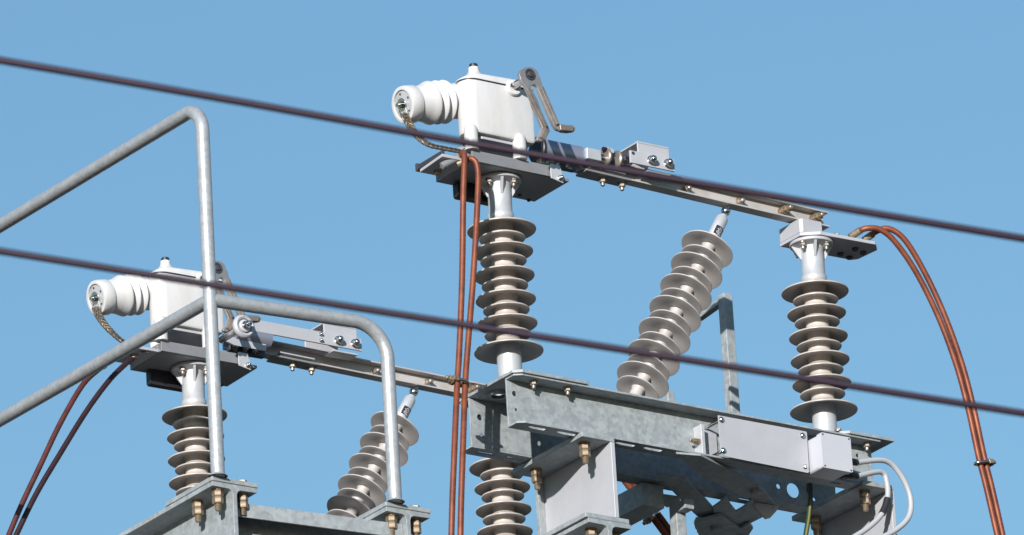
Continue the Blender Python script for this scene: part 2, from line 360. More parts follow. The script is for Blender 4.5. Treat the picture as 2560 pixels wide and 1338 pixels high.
# ------------------------------------------------------------------ handrail
hr = thing('handrail', 'bent galvanised pipe handrail on the left, tall post, mid rail and short side loop', 'handrail', (A0.x+25, A0.y+50, ZF))
pA = P(545, 1192, z=ZF+3.2); topA = P(480, 277, x=pA.x); topA.y = pA.y
PR = 17
far_top = topA + V(0, 2600, 0)
tp = P(0, 565, x=pA.x)
b = MB(); b.tube(fillet([pA, topA, V(tp.x, tp.y, tp.z) + (V(tp)-topA)*1.2], 72), PR, 28); b.build('post_pipe', 'galv_pipe', hr, 0)
jA = P(522, 752, x=pA.x); jA.y = pA.y
tq = P(0, 1050, x=pA.x)
b = MB(); b.tube([jA + (tq-jA).normalized()*8, tq + (tq-jA)*1.0], PR, 28); b.build('mid_rail', 'galv_pipe', hr, 0)
pB = P(988, 1256, z=ZF+3.2)
topB = P(945, 800, x=pB.x); topB.y = pB.y
# corner of the loop where the sloping rail line meets the post line
b = MB(); b.tube(fillet([pB, V(pB.x, pB.y, P(950, 812, y=pB.y).z), jA + (V(topB)-jA).normalized()*8], 88), PR, 28); b.build('side_loop', 'galv_pipe', hr, 0)
for p in (pA, pB):
    b = MB(); b.lathe([(24,0),(19,4),(17.3,7)], p, Z_, 28, cap=False); b.build('weld', 'galv', hr, 0)

# ------------------------------------------------------------------ insulators
def shed_profile(zs, rc, top, bot):
    """zs: list of (z of rim, radius, drop from core to rim), from top to bottom; returns profile bottom->top"""
    pr = [(rc, bot)]
    for z, r, dr in reversed(zs):
        pr += [(rc+.5, z+dr-9), (rc+4, z+dr-5), (rc+(r-rc)*.5, z+dr*.42-3), (r-3, z-3), (r-.6, z-2.2), (r, z-.5), (r-.6, z+1.2), (r-3, z+2.2),
               (rc+(r-rc)*.5, z+dr*.42+3.5), (rc+7, z+dr+2), (rc+1.5, z+dr+7), (rc, z+dr+11)]
    pr.append((rc, top)); return pr
def post_insulator(label, x, arms=True):
    r = thing('post_insulator', label, 'insulator', (x, 0, ZT+8.5), 'ribbed post insulators')
    zs = []
    big = [96, 37, -27, -91, -156, -229]; sm = [73, 12, -54, -119, -185]
    for i in range(6):
        zs.append((big[i], 87 if i in (0, 5) else 76, 20 if i in (0, 5) else 13))
        if i < 5: zs.append((sm[i], 58.5, 9))
    b = MB(); b.lathe(shed_profile(zs, 30, 132, -232), (x,0,0), Z_, 72); b.build('shed_body', 'shed', r, 0, ang=50)
    b = MB(); b.lathe([(31,122),(33,124),(33,137),(30,140),(30,208),(33,214),(34,222)], (x,0,0), Z_, 48, cap=True); b.build('top_cap', 'alu', r, 0, ang=50)
    b = MB(); b.lathe([(31,-212),(31,ZT+9)], (x,0,0), Z_, 48); b.build('bottom_cap', 'alu', r, 0)
    b = MB(); b.lathe([(28,215),(56,222.5),(57,224),(57,229),(56,231)], (x,0,0), Z_, 48)
    for k in range(4):
        a = rad(45+90*k+20); d = V(math.cos(a), math.sin(a), 0)
        sd = V(-d.y, d.x, 0)*3.5
        p = V(x, 0, 0)
        c = [p+d*28-sd+Z_*184, p+d*31-sd+Z_*184, p+d*54-sd+Z_*221, p+d*28-sd+Z_*221]
        c2 = [q+sd*2 for q in c]
        b.hexa([*c, *c2])
    b.build('top_flange', 'galv_paint', r, .8)
    for k in range(4):
        a = rad(90*k+20-90+2); fast('hexnut', (x+44*math.cos(a), 44*math.sin(a), 221.5), (0,0,-1), r, sc_=.95)
    return r
pi1 = post_insulator('beige ribbed post insulator under the upper white switch head, copper cables in front', -25)
pi2 = post_insulator('beige ribbed post insulator at the right end, under the terminal plate with two cables', 951)
FAR_ = FAR.copy(); FAR = Matrix.Translation((.009, 0, 0)) @ FAR
to_far(pi1, 'beige ribbed post insulator partly behind the tall handrail pipe, under the lower white head')
FAR = FAR_
to_far(pi2, 'beige ribbed insulator showing below the left end of the long channel beam')

def rod_insulator(label):
    t = V(690, 0, 286); bt = V(330, 0, ZT+9); ax = (t-bt).normalized(); L = (t-bt).length
    r = thing('strut_insulator', label, 'insulator', bt, 'slanting strut insulators')
    b = MB(); s0 = L-150; pr = [(16, 42)]
    first = (P(1770, 625, y=0)-bt).dot(ax)
    zs = []
    for k in range(8):
        zs.append((first-76*k, 70, 13)); 
        if first-38-76*k > 48: zs.append((first-38-76*k, 57, 10))
    zs = [z for z in zs if z[0] > 40]
    for z, rr, dr in reversed(zs):
        pr += [(16, z+dr-8), (19, z+dr-4), (16+(rr-16)*.45, z+dr*.45-2.2), (rr-3, z-1.8), (rr-.5, z-1.6), (rr, z-.2), (rr-.5, z+1.2), (16+(rr-16)*.5, z+dr*.45+2.4), (20, z+dr+3), (17, z+dr+7), (16, z+dr+12)]
    pr.append((16, first+24)); b.lathe(pr, bt, ax, 72); b.build('shed_body', 'shed_rod', r, 0, ang=50)
    # moulding seam under every shed
    a_, b_, c_ = frame(ax); sd = (a_*math.cos(rad(SEAM)) + b_*math.sin(rad(SEAM)))
    for z, rr, dr in zs:
        b = MB(); b.obox(bt+ax*(z+dr*.5-1.6)+sd*(16+(rr-16)*.42), bt+ax*(z-1.5)+sd*(rr-3), 1.0, .9, ax); b.build('seam', 'shed_rod', r, 0)
    b = MB(); b.lathe([(15.6,first+16),(16.5,first+17),(16.5,L-46),(14.5,L-40),(9,L-38),(9,L-32)], bt, ax, 40); b.build('end_fitting', 'alu', r, 0, ang=50)
    b = MB(); b.lathe([(8,L-36),(8,L-22)], bt, ax, 24)
    b.lathe([(12.5*math.cos(rad(a)), L-16+12.5*math.sin(rad(a))) for a in range(-80, 85, 20)], bt, ax, 28)
    b.lathe([(5,L-8),(5,L+12)], bt, ax, 16); b.build('ball_joint', 'chrome', r, 0, ang=40)
    z1 = first+44
    n = 28; ring = MB(); bm = ring.bm; A = []
    for i in range(n+1):
        ph = rad(150+200*i/n-10); A.append([bm.verts.new(bt+ax*(z1+dz)+(a_*math.cos(ph)+b_*math.sin(ph))*rr) for rr, dz in ((16.7,0),(17.1,0),(17.1,28),(16.7,28))])
    for p, q in zip(A, A[1:]):
        for j in range(4): bm.faces.new((p[j], q[j], q[(j+1)%4], p[(j+1)%4]))
    bm.faces.new(A[0]); bm.faces.new(A[-1][::-1])
    lb = ring.build('type_label', 'black', r, 0)
    ink = MB()
    rows = [(22.5, [(2,7),(9,10)]), (18, [(0,3),(4,8),(9.5,13)]), (14, [(1,4),(5,11)]), (10, [(0,6),(7,9),(10,14)]), (6, [(0,12)]), (2.5, [(2,12)])]
    for dz, segs in rows:
        for s0_, s1_ in segs:
            k0, k1 = 200+s0_*7-40, 200+s1_*7-40
            m_ = max(2, int((k1-k0)/6)); q = [[ink.bm.verts.new(bt+ax*(z1+dz+dd)+(a_*math.cos(rad(k0+(k1-k0)*i/m_))+b_*math.sin(rad(k0+(k1-k0)*i/m_)))*17.25) for dd in (-.9,.9)] for i in range(m_+1)]
            for p, w_ in zip(q, q[1:]): ink.bm.faces.new((p[0], w_[0], w_[1], p[1]))
    io = ink.build('lettering', 'white_ink', r, 0); io.parent = lb; 
    b = MB(); b.lathe([(24,-4),(24,12),(20,40),(18,46)], bt, ax, 36); b.build('base_fitting', 'alu', r, .5, ang=50)
    return r
SEAM = 215
ri = rod_insulator('slanting strut insulator with thin pale sheds and a black type label, right of centre')
to_far(ri, 'slanting strut insulator with thin pale sheds behind the short handrail loop')

# ------------------------------------------------------------------ switch head
def switch_head(label):
    o = V(-60, 0, 262); r = thing('switch_head', label, 'switch head', o, 'white switch heads')
    # housing: rounded box, corner radius large on the nozzle side
    def outline(x0, x1, y0, y1, rl, rr, n=7):
        out = []
        for cx, cy, a0, q in ((x1-rr, y1-rr, 0, rr), (x0+rl, y1-rl, 90, rl), (x0+rl, y0+rl, 180, rl), (x1-rr, y0+rr, 270, rr)):
            out += [(cx+q*math.cos(rad(a0+90*i/n)), cy+q*math.sin(rad(a0+90*i/n))) for i in range(n+1)]
        return out
    def loft(b, secs, closed=True):
        rings = [[b.bm.verts.new((x, y, z)) for x, y in ol] for z, ol in secs]
        for A, B in zip(rings, rings[1:]):
            for i in range(len(A)): b.bm.faces.new((A[i], A[(i+1)%len(A)], B[(i+1)%len(A)], B[i]))
        b.bm.faces.new(rings[0][::-1]); b.bm.faces.new(rings[-1])
    def plan(g, dx=0):
        """footprint of the housing, g mm inside the full size"""
        cx, cy, q_ = -130, -46, 34-g*.7; out = [(cx+q_*math.cos(rad(t)), cy+q_*math.sin(rad(t))) for t in range(268, 138, -13)]
        out += [(-104+g, 38-g*.3), (-96+g, 50-g*.6), (-84+g, 56-g), (-70+g, 58-g)]
        out += [(32-g+dx, 58-g), (38-g+dx, 55-g), (40-g+dx, 49-g), (40-g+dx, -72+g), (38-g+dx, -78+g), (32-g+dx, -80+g)]
        return out[::-1]
    b = MB(); loft(b, [(313, plan(3)), (316, plan(.8)), (320, plan(0)), (380, plan(0)), (454, plan(0))])
    b.build('housing', 'white', r, .6, ang=45)
    b = MB(); b.plate(rrect(-120, 26, -66, 44, 8), (0,0,303), X_, Y_, 10.2); b.build('base_tray', 'galv_paint', r, 1)
    b = MB(); loft(b, [(453.5, plan(2)), (457.5, plan(2))]); b.build('gasket', 'dark_steel', r, 0)
    b = MB(); loft(b, [(457.8, plan(-3)), (468, plan(-2.5)), (478, plan(2)), (482, plan(8)), (484.5, plan(20)), (486, plan(34))])
    for v in b.bm.verts:
        if v.co.z > 460: v.co.z -= max(0, -112-v.co.x)*.42 * (v.co.z-458)/28
    b.build('lid', 'white', r, 0, ang=60)
    f = MB(); f.lathe([(30,476),(20,484),(15.5,490),(14,495),(13.5,504)], (-112,-42,0), Z_, 32); f.build('filler_neck', 'white', r, 0, ang=50)
    f = MB(); f.lathe([(9.5,504),(11,505),(11,512),(9.5,514)], (-112,-42,0), Z_, 24); f.build('filler_cap', 'black', r, .5)
    # nozzle
    tip = P(1006, 262, y=0); root = P(1185, 250, y=0); ax = (tip-root).normalized(); L = (tip-root).length
    pr = [(47,-60), (45.5,60), (43.5,92)]
    for s_ in (105, 128): pr += [(41, s_-6), (44, s_-7), (53, s_-10.5), (55, s_-10), (55.4, s_-8), (54, s_-5.5), (47, s_-1), (43.5, s_+3), (41.5, s_+7)]
    pr += [(41, 146), (44, 145), (53, 141.5), (55, 142), (55.6, 144), (54.5, 148), (50.5, 157), (46.5, 168), (43.5, L-38), (43, L-35), (46.6, L-34), (47.8, L-32), (47.8, L-7), (46, L-1), (43.5, L), (37.5, L), (36.5, L-7)]
    b = MB(); b.lathe(pr, root, ax, 72); b.build('nozzle', 'white', r, 0, ang=38)
    b = MB(); b.lathe([(36.3, L-7.5), (36, L-3.5), (30, L-2.5)], root, ax, 48); d = b.build('contact_disc', 'alu', r, .6)
    a_, b_, _ = frame(ax)
    q = root+ax*(L-2.5)
    b = MB(); b.lathe([(13,0),(13,4),(17,4),(17,6)], q, ax, 24); b.lathe([(9,6),(9,14)], q, ax, 6); b.lathe([(5,14),(5,20)], q, ax, 16)
    bo = b.build('terminal_bolt', 'chrome', r, .6)
    for k in range(5): fast('small', q+(a_*math.cos(rad(72*k+20))+b_*math.sin(rad(72*k+20)))*28, ax, r, 'screw', 1.1)
    # strap lug on the disc
    dn = (-Z_ - ax*(-Z_).dot(ax)).normalized(); sdv = ax.cross(dn)
    b = MB(); b.obox(q+ax*3.5-dn*10, q+ax*3.5+dn*34, 24, 3.2, ax); b.build('strap_lug', 'alu', r, .8)
    # legs
    for x, y in ((-153,-72), (-8,-74), (-100,42), (-8,46)):
        b = MB(); b.lathe([(17.5,262),(17.5,314),(17,320),(14,327),(8,331),(1,332)] if y < 0 else [(16,262),(16,313)], (x,y,0), Z_, 32); b.build('leg', 'white', r, 0, ang=50)
    # shaft boss, shaft
    hub = V(-22, -166, 458); sy = -80
    b = MB(); b.lathe([(22,0),(22,3),(19,9),(13,9),(13,5)], (hub.x, sy, hub.z-7), -Y_, 32); b.build('shaft_boss', 'white', r, .8)
    b = MB(); b.lathe([(9.5,0),(9.5,-hub.y+sy-6)], (hub.x, sy, hub.z-2), -Y_, 24); b.build('shaft', 'chrome', r, 0)
    return r
sh1 = switch_head('upper white switch head with ribbed nozzle, standing alone against the sky')
to_far(sh1, 'lower white switch head with ribbed nozzle, crossed by the handrail pipes')

def strap(label, pts, side):
    cl = cat_rom([P(u, v, y=y) for u, v, y in pts], 3)
    r = thing('braided_strap', label, 'braided strap', cl[0], 'braided straps under the nozzles')
    b = MB(); n_ = len(cl)
    for k in range(6):
        pp = []
        for i, p in enumerate(cl):
            t = (cl[min(i+1,n_-1)]-cl[max(i-1,0)]).normalized(); s_ = t.cross(V(*side)).normalized(); nn = s_.cross(t)
            f = i/n_; spread = 9.5*(1-.55*min(1, f*1.6)); pp.append(p + s_*spread*math.sin(i*.30+k*2*math.pi/6) + nn*2.2*math.sin(i*.60+k*4*math.pi/6))
        b.tube(pp, 2.5, 8)
    b.build('braid', 'braid', r, 0)
    m0 = int(n_*.42); b = MB(); b.tube(cl[m0:], 4.6, 12); b.build('sleeve', 'black', r, 0)
    return r
strap('dull braided strap drooping from the upper nozzle to the mounting plate', [(1010,283,-5),(1018,300,-14),(1030,322,-22),(1048,345,-32),(1075,363,-45),(1115,372,-58),(1150,379,-66),(1160,386,-70)], (-.45,-.85,.2))
strap('dull braided strap falling straight from the lower nozzle behind the mid rail', [(239,768,1462),(246,788,1455),(262,812,1448),(282,833,1440),(304,852,1432),(335,868,1424),(372,880,1415)], (-.45,-.85,.2))

# fork lever on the end of the shaft
def fork(label):
    z7 = lambda x, y: P(1220+x/5.35, 150+y/5.35, y=-166)
    ol = [(405,210),(412,170),(440,133),(480,110),(530,100),(580,107),(622,132),(650,165),(664,205),(690,260),(722,370),(800,540),(870,690),(938,862),(1010,878),(1100,885),(1150,905),(1158,935),(1140,965),(1060,976),(985,968),(905,935),(868,890),(800,740),(730,580),(668,430),(650,370),(625,342),(590,342),(572,362),(575,400),(600,450),(640,520),(700,680),(760,820),(808,930),(790,990),(755,1050),(735,1088),(690,1100),(650,1085),(643,1060),(680,990),(712,910),(650,750),(590,600),(530,450),(480,350),(430,290)]
    pt = [z7(x, y) for x, y in ol]; hub = z7(545, 205)
    r = thing('fork_lever', label, 'lever', hub, 'fork levers on the switch shafts')
    b = MB(); b.plate([(p.x, p.z) for p in pt], (0,-160,0), X_, Z_, 11); b.build('fork', 'tan_grey', r, 1.6)
    # ribs along the two arms, tarnished
    for a, c in (((500,400),(750,915)), ((690,380),(905,880))):
        pa, pc = z7(*a), z7(*c); b = MB(); b.obox(pa+V(0,-8,0), pc+V(0,-8,0), 9, 9, Y_); b.build('arm_rib', 'tan', r, 1.5)
    for a, c in (((765,935),(700,1070)), ((930,920),(1110,935))):
        pa, pc = z7(*a), z7(*c); b = MB(); b.obox(pa+V(0,-2,0), pc+V(0,-2,0), 24, 11, Y_) if 0 else b.obox(pa+V(0,-4.5,0), pc+V(0,-4.5,0), 17, 16, Y_); b.build('contact_foot', 'tan', r, 3)
    b = MB(); b.lathe([(15,0),(15,3),(11,3),(11,1.5),(8,1.5),(8,5),(6,6)], (hub.x, -171, hub.z), -Y_, 28); b.build('hub_cap', 'dark_steel', r, .4)
    return r
fk = fork('grey forked lever hanging at the right of the upper white head')
to_far(fk, 'grey forked lever behind the tall handrail pipe, gripping the roller')

# base plate under the head
def base_plate(label):
    r = thing('base_plate', label, 'mounting plate', (-25, 0, 232), 'mounting plates under the white heads')
    b = MB(); b.box(-158, 142, -70, 84, 232, 240); b.build('plate', 'alu_dull', r, .8)
    b = MB(); b.box(-156, 93, -76, -70.3, 233, 262); b.build('front_flange', 'alu_dull', r, .8)
    b = MB(); b.hexa([(-240,-66,232),(-158.3,-66,232),(-158.3,46,232),(-232,46,232),(-240,-66,240),(-158.3,-66,240),(-158.3,46,240),(-232,46,240)]); b.build('side_plate', 'galv_paint', r, .8)
    b = MB(); b.box(-236, -170, 52, 60, 238, 258); b.box(-236,-228,-60,52,240.3,252); b.build('rear_lip', 'dark_steel', r, .8)
    b = MB(); b.box(-158, 70, -60, 84, 240.3, 258); b.build('packing_plate', 'alu_dull', r, .8)
    b = MB(); b.plate([(75,224),(112,216),(112,236),(104,262),(75,262)], (0,-84,0), X_, Z_, 3); b.build('end_lug', 'alu', r, .6)
    fast('dome', (103,-87,228), (0,-1,0), r, sc_=.62)
    for x, y in ((-206,-20), (-196,20)): fast('hexhead', (x, y, 231.5), (0,0,-1), r, sc_=1.1)
    for x, y in ((80,60),(120,78),(-60,80)): fast('hexhead', (x, y, 231.5), (0,0,-1), r, sc_=.5, m='dark_steel')
    q = P(1131, 456, y=70)
    b = MB(); b.plate(rrect(q.x, q.x+150, 188, 231, 7), (0,70,0), X_, Z_, 22); b.build('terminal_box', 'black', r, 1.5)
    return r
bp_ = base_plate('flat metal mounting plate under the upper white head, lugs of two copper cables on it')
to_far(bp_, 'flat metal mounting plate under the lower white head, behind the tall handrail pipe')

# ------------------------------------------------------------------ contact rail
def contact_rail(label):
    x0, x1 = 92, 1005; r = thing('contact_rail', label, 'metal rail', ((x0+x1)/2, 0, 275), 'channel shaped contact rails')
    def zb(x): return 308 - (x-92)*.0275
    def bar(y0, y1, h0, h1, xa=x0, xb=x1):
        b.hexa([(xa,y0,zb(xa)+h0),(xb,y0,zb(xb)+h0),(xb,y1,zb(xb)+h0),(xa,y1,zb(xa)+h0),(xa,y0,zb(xa)+h1),(xb,y0,zb(xb)+h1),(xb,y1,zb(xb)+h1),(xa,y1,zb(xa)+h1)])
    b = MB(); bar(-14, 19, -2, 2.5); b.build('lower_flange', 'rail', r, .8)
    b = MB(); bar(12, 18.6, 2.8, 37.2); b.build('web', 'rail', r, .6)
    b = MB(); bar(-11, 19, 37.5, 42); b.build('upper_flange', 'rail', r, .8)
    b = MB(); bar(-24, 24, -8.4, -2.4, 232, 372); b.build('lower_strap', 'alu_dull', r, .8)
    b = MB(); bar(-28, -3, 2.9, 7, 245, 352); b.build('inner_strap', 'alu', r, .8)
    for u, v in ((1507,460), (1555,469)):
        p = P(u, v, y=0); fast('hexnut', (p.x, 0, zb(p.x)-8.6), (0,0,-1), r, sc_=1.05)
    for u, v, k in ((1845,489,'hexnut'), (1712,464,'hexnut'), (1950,507,'longbolt'), (2028,522,'longbolt')):
        p = P(u, v, y=14); fast(k, (p.x, 11.8, zb(p.x)+20), (0,-1,0), r, sc_=1.12, m='brass' if k == 'longbolt' else 'bolt_pale')
    b = MB(); b.box(966, 996, 20, 28, 250, 322); b.build('end_lug', 'alu_dull', r, .8)
    for x in (95, 127, 158): fast('dome', (x, -40+x*.05, 296), (-.25,-1,.1), r, sc_=1.0)
    b = MB(); b.box(80, 190, -38, -20, 282, 305); b.build('clamp_bar', 'dark_steel', r, 1)
    return r
cr = contact_rail('channel shaped contact rail from the upper white head to the right post')
to_far(cr, 'channel shaped contact rail from the lower white head, passing behind the copper cables')

# ------------------------------------------------------------------ right terminal plate on the right post
def terminal(label):
    r = thing('terminal_plate', label, 'terminal plate', (951, 0, 232), 'terminal plates on the right posts')
    b = MB(); b.plate([(893,-30),(936,-60),(1108,-66),(1136,-36),(1130,40),(1118,52),(893,58)], (0,0,232), X_, Y_, 9); b.build('plate', 'galv_paint', r, 1)
    b = MB(); b.plate([(893,-29),(900,-36),(962,-36),(962,57),(893,57)], (0,0,241.3), X_, Y_, 38); b.build('block', 'galv_paint', r, 2)
    for x, y in ((1075,-22),(1110,-10),(1062,24),(1098,34)): fast('hexhead', (x, y, 231.6), (0,0,-1), r, sc_=.85, m='dark_steel')
    for x, y in ((1010,-40),(995,-52)): fast('hexhead', (x, y, 241.2), (0,0,1), r, sc_=.8)
    return r
te = terminal('pale terminal block and plate on top of the right post, two copper cables leaving it')

# ------------------------------------------------------------------ moving blade of the near phase (open)
bl = thing('moving_blade', 'open blade assembly with violet grey sleeve, roller and bolted bracket beside the upper head', 'contact blade', (270,-30,320), 'moving contact blades')
q = P(1347, 376, y=-12)
b = MB(); b.lathe([(29,0),(31,2),(31,122),(29,124)], q, X_, 48); b.build('sleeve', 'alu_violet', bl, 0, ang=40)
b = MB(); b.lathe([(33,-9),(36,-6),(36,-1),(31,1)], q, X_, 40); b.build('sleeve_end', 'black', bl, .5)
q2 = P(1455, 387, y=-30)
b = MB(); b.box(q2.x+2, q2.x+46, -50, -14, q2.z-16, q2.z+14); b.build('clevis', 'alu', bl, 2)
b = MB(); b.lathe([(11,0),(11,22),(16,22),(16,26),(12,26),(12,34)], V(q2.x+46, -31, q2.z), X_, 28); b.build('pivot', 'chrome', bl, .5)
for u, v, m_ in ((1513,394,'tan'), (1540,401,'tan')):
    q3 = P(u, v, y=-30); b = MB(); b.lathe([(9,-5),(22,-4),(25,-1),(25,3),(20,5),(9,6)], q3, X_, 40); b.build('roller', m_, bl, .4)
q4 = P(1551, 402, y=-30)
b = MB(); b.lathe([(12,0),(12,5)], q4, X_, 24); b.lathe([(13,5),(13,14)], q4, X_, 6); b.lathe([(10,14),(10,20)], q4, X_, 6); b.lathe([(7,20),(7,34)], q4, X_, 16); b.build('axle_nut', 'chrome', bl, .6)
q5 = P(1518, 375, y=-40); b = MB(); b.lathe([(6,0),(6,12)], q5-V(14,0,0), X_, 16); b.build('spring_pin', 'copper_dark', bl, .5)
b = MB(); b.obox(q5+V(-2,0,0), q5+V(18,0,-2), 10, 12); b.build('latch', 'alu', bl, 1.5)
s0, s1 = P(1590, 401, y=-66), P(1683, 412, y=-66)
def blade_end(root, xs0, xs1, zc, y, strap_from, bolts, up=None):
    b = MB(); b.box(strap_from, xs1, y-3, y+3, zc-17, zc+17); b.build('blade_strip', 'galv_paint', root, .8)
    # inverted U bracket above the strip end
    b = MB(); zt = zc+50
    b.box(xs0, xs1-10, y+3.4, y+8, zc-14, zt-5); b.box(xs0, xs1-10, y+96, y+101, zc-14, zt-5); b.box(xs0, xs1-10, y+3.4, y+101, zt-4.8, zt); b.build('u_bracket', 'galv_paint', root, 1.2)
    b = MB(); b.box(xs0+28, xs1-8, y+6, y+52, zc-28, zc-23); b.build('packing', 'alu', root, .8)
    for x in bolts: fast('dome', (x, y-3.2, zc), (-.15,-1,.05), root, sc_=1.02)
zc = (P(1629,403,y=-66).z)
blade_end(bl, P(1592,355,y=-60).x, P(1684,400,y=-66).x, zc, -66, P(1575,400,y=-66).x, [P(1629,403,y=-69).x, P(1670,406,y=-69).x])
fast('small', (P(1583,393,y=-69).x, -69, zc+10), (0,-1,0), bl, sc_=1.6)

# moving blade of the far phase (closed, roller held by the fork)
YF = 1392
bf = thing('moving_blade', 'closed blade, long flat strip from roller to bolted bracket, below the side handrail', 'contact blade', P(740, 850, y=YF), 'moving contact blades')
zf = P(845, 853, y=YF).z
xs1 = P(903, 863, y=YF).x; xs0 = P(812, 830, y=YF).x
blade_end(bf, xs0, xs1, zf, YF, P(622, 815, y=YF).x, [P(845,852,y=YF).x, P(886,858,y=YF).x])
for dz in (9, -9): fast('dome', (P(800,838,y=YF).x, YF-3.2, zf+dz), (0,-1,0), bf, sc_=.45)
qr = P(609, 817, y=YF-112)
b = MB(); b.lathe([(21,-6),(25,-9),(31,-7),(33,0),(31,6),(26,9),(21,6)], qr, -Y_, 48, cap=False); b.lathe([(21,-4),(21,3)], qr, -Y_, 40); b.build('roller', 'galv_paint', bf, 0, ang=60)
b = MB(); b.lathe([(17,0),(17,5),(14,7)], qr+V(0,-3,0), -Y_, 28); b.build('bearing', 'box', bf, .5)
b = MB(); b.lathe([(12,0),(12,4),(9.5,4),(9.5,8)], qr+V(0,-10,0), -Y_, 24); b.lathe([(10,8),(10,17)], qr+V(0,-10,0), -Y_, 6); b.lathe([(6.5,17),(6.5,24),(4,27)], qr+V(0,-10,0), -Y_, 16); b.lathe([(9,0),(9,108)], qr+V(0,3.5,0), Y_, 16); b.build('axle_nut', 'chrome', bf, .5)
b = MB(); b.lathe([(28,0),(28,112),(26,113)], P(580, 834, y=YF+24), X_, 40); b.build('sleeve', 'alu_violet', bf, 0, ang=40)
a, c = P(575,846,y=YF-8), P(674,872,y=YF-8); b = MB(); b.plate(rrect(a.x, c.x, c.z-2, c.z+20, 8), (0,YF+10,0), X_, Z_, 4); b.build('guard_plate', 'galv_paint', bf, 1)
a = P(672, 838, y=YF+30); b = MB(); b.box(a.x-50, a.x, YF+10, YF+14, a.z-10, a.z+16); b.build('shield', 'alu_violet', bf, 1)

# ------------------------------------------------------------------ cables
def cable(label, pts, r=7.8, m='copper', group=None, name='copper_cable', ends=()):
    ps = cat_rom([P(u, v, y=y) for u, v, y in pts], 6)
    b = MB(); b.tube(ps, r, 24, lobes=8, pitch=110, amp=.13)
    root = thing(name, label, 'cable', ps[0], group); b.build('strands', m, root, 0, ang=180)
    for (a, c, rr, mm) in ends:
        b = MB(); pa, pc = P(a[0],a[1],y=a[2]), P(c[0],c[1],y=c[2]); b.tube([pa, pa+(pc-pa)*.5, pc], rr, 20, squash=.8); b.build('lug', mm, root, .5)
    return root
G1, G2, G3, G4 = 'copper cables hanging from the upper mounting plate', 'copper cables arching off the right terminal', 'dark cables leaving the lower mounting plate', 'copper cables under the platform'
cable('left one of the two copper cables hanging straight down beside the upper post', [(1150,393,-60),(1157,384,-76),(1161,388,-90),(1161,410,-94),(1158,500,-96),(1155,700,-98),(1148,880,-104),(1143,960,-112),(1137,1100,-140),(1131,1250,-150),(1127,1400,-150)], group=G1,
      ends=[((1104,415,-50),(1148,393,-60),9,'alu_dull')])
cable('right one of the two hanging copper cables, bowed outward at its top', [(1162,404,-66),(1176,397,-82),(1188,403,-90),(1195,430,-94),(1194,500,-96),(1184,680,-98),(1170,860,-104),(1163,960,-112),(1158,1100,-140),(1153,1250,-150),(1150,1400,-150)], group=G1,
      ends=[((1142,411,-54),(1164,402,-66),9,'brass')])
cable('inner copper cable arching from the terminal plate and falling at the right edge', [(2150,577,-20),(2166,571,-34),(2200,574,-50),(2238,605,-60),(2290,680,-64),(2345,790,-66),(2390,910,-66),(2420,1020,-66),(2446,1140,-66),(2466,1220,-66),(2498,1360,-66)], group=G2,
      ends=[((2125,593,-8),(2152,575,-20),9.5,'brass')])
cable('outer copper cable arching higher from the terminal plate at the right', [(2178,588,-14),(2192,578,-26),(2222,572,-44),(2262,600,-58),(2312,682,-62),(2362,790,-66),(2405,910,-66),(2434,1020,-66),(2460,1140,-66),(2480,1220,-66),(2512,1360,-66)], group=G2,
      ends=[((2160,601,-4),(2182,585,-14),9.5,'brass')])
YL = 1420
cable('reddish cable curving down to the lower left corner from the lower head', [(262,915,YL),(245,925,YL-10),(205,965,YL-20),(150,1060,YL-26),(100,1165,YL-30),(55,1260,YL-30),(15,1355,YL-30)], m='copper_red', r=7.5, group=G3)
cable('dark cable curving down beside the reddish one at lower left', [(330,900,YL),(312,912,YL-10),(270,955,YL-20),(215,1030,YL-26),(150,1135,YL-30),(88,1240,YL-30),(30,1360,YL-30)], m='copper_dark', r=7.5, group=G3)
cable('left copper cable slanting down below the dark underside of the platform', [(1545,1180,330),(1600,1252,330),(1650,1318,330),(1690,1372,330)], group=G4, r=9)
cable('right copper cable slanting down below the dark underside of the platform', [(1562,1178,330),(1617,1250,330),(1668,1318,330),(1706,1372,330)], group=G4, r=9)
def clamp(label, c, ax, across, m='chrome'):
    c = V(c); ax = V(ax).normalized(); ac = V(across); ac = (ac-ax*ac.dot(ax)).normalized(); nn = ax.cross(ac)
    r = thing('cable_clamp', label, 'cable clamp', c, 'bolted clamps joining pairs of cables')
    pts = [c+ac*(-20*math.cos(t))*1.15+nn*(13*math.sin(t)) for t in [math.pi*2*i/36 for i in range(37)]]
    b = MB(); b.tube(pts, 4.2, 12); b.build('loop', m, r, 0, ang=180)
    b = MB(); b.obox(c+ac*20-nn*14, c+ac*20+nn*16, 14, 12, ax); b.build('saddle', 'brass', r, 1.5)
    fast('hexnut', c+ac*24, ac, r, sc_=1.0, m='brass')
    return r
dn1 = P(1141,1100,y=-140)-P(1148,880,y=-104)
clamp('rusty clamp holding the two hanging cables together in front of the far rail', P(1152,957,y=-112), dn1, -X_)
clamp('clamp with a yellow nut on the arching cables at the right edge', P(2456,1158,y=-66), P(2466,1220,y=-66)-P(2446,1140,y=-66), X_+Z_*.2)
clamp('clamp with a yellow nut on the slanting cables under the platform', P(1633,1287,y=330), P(1650,1318,y=330)-P(1600,1252,y=330), -X_-Z_*.5)

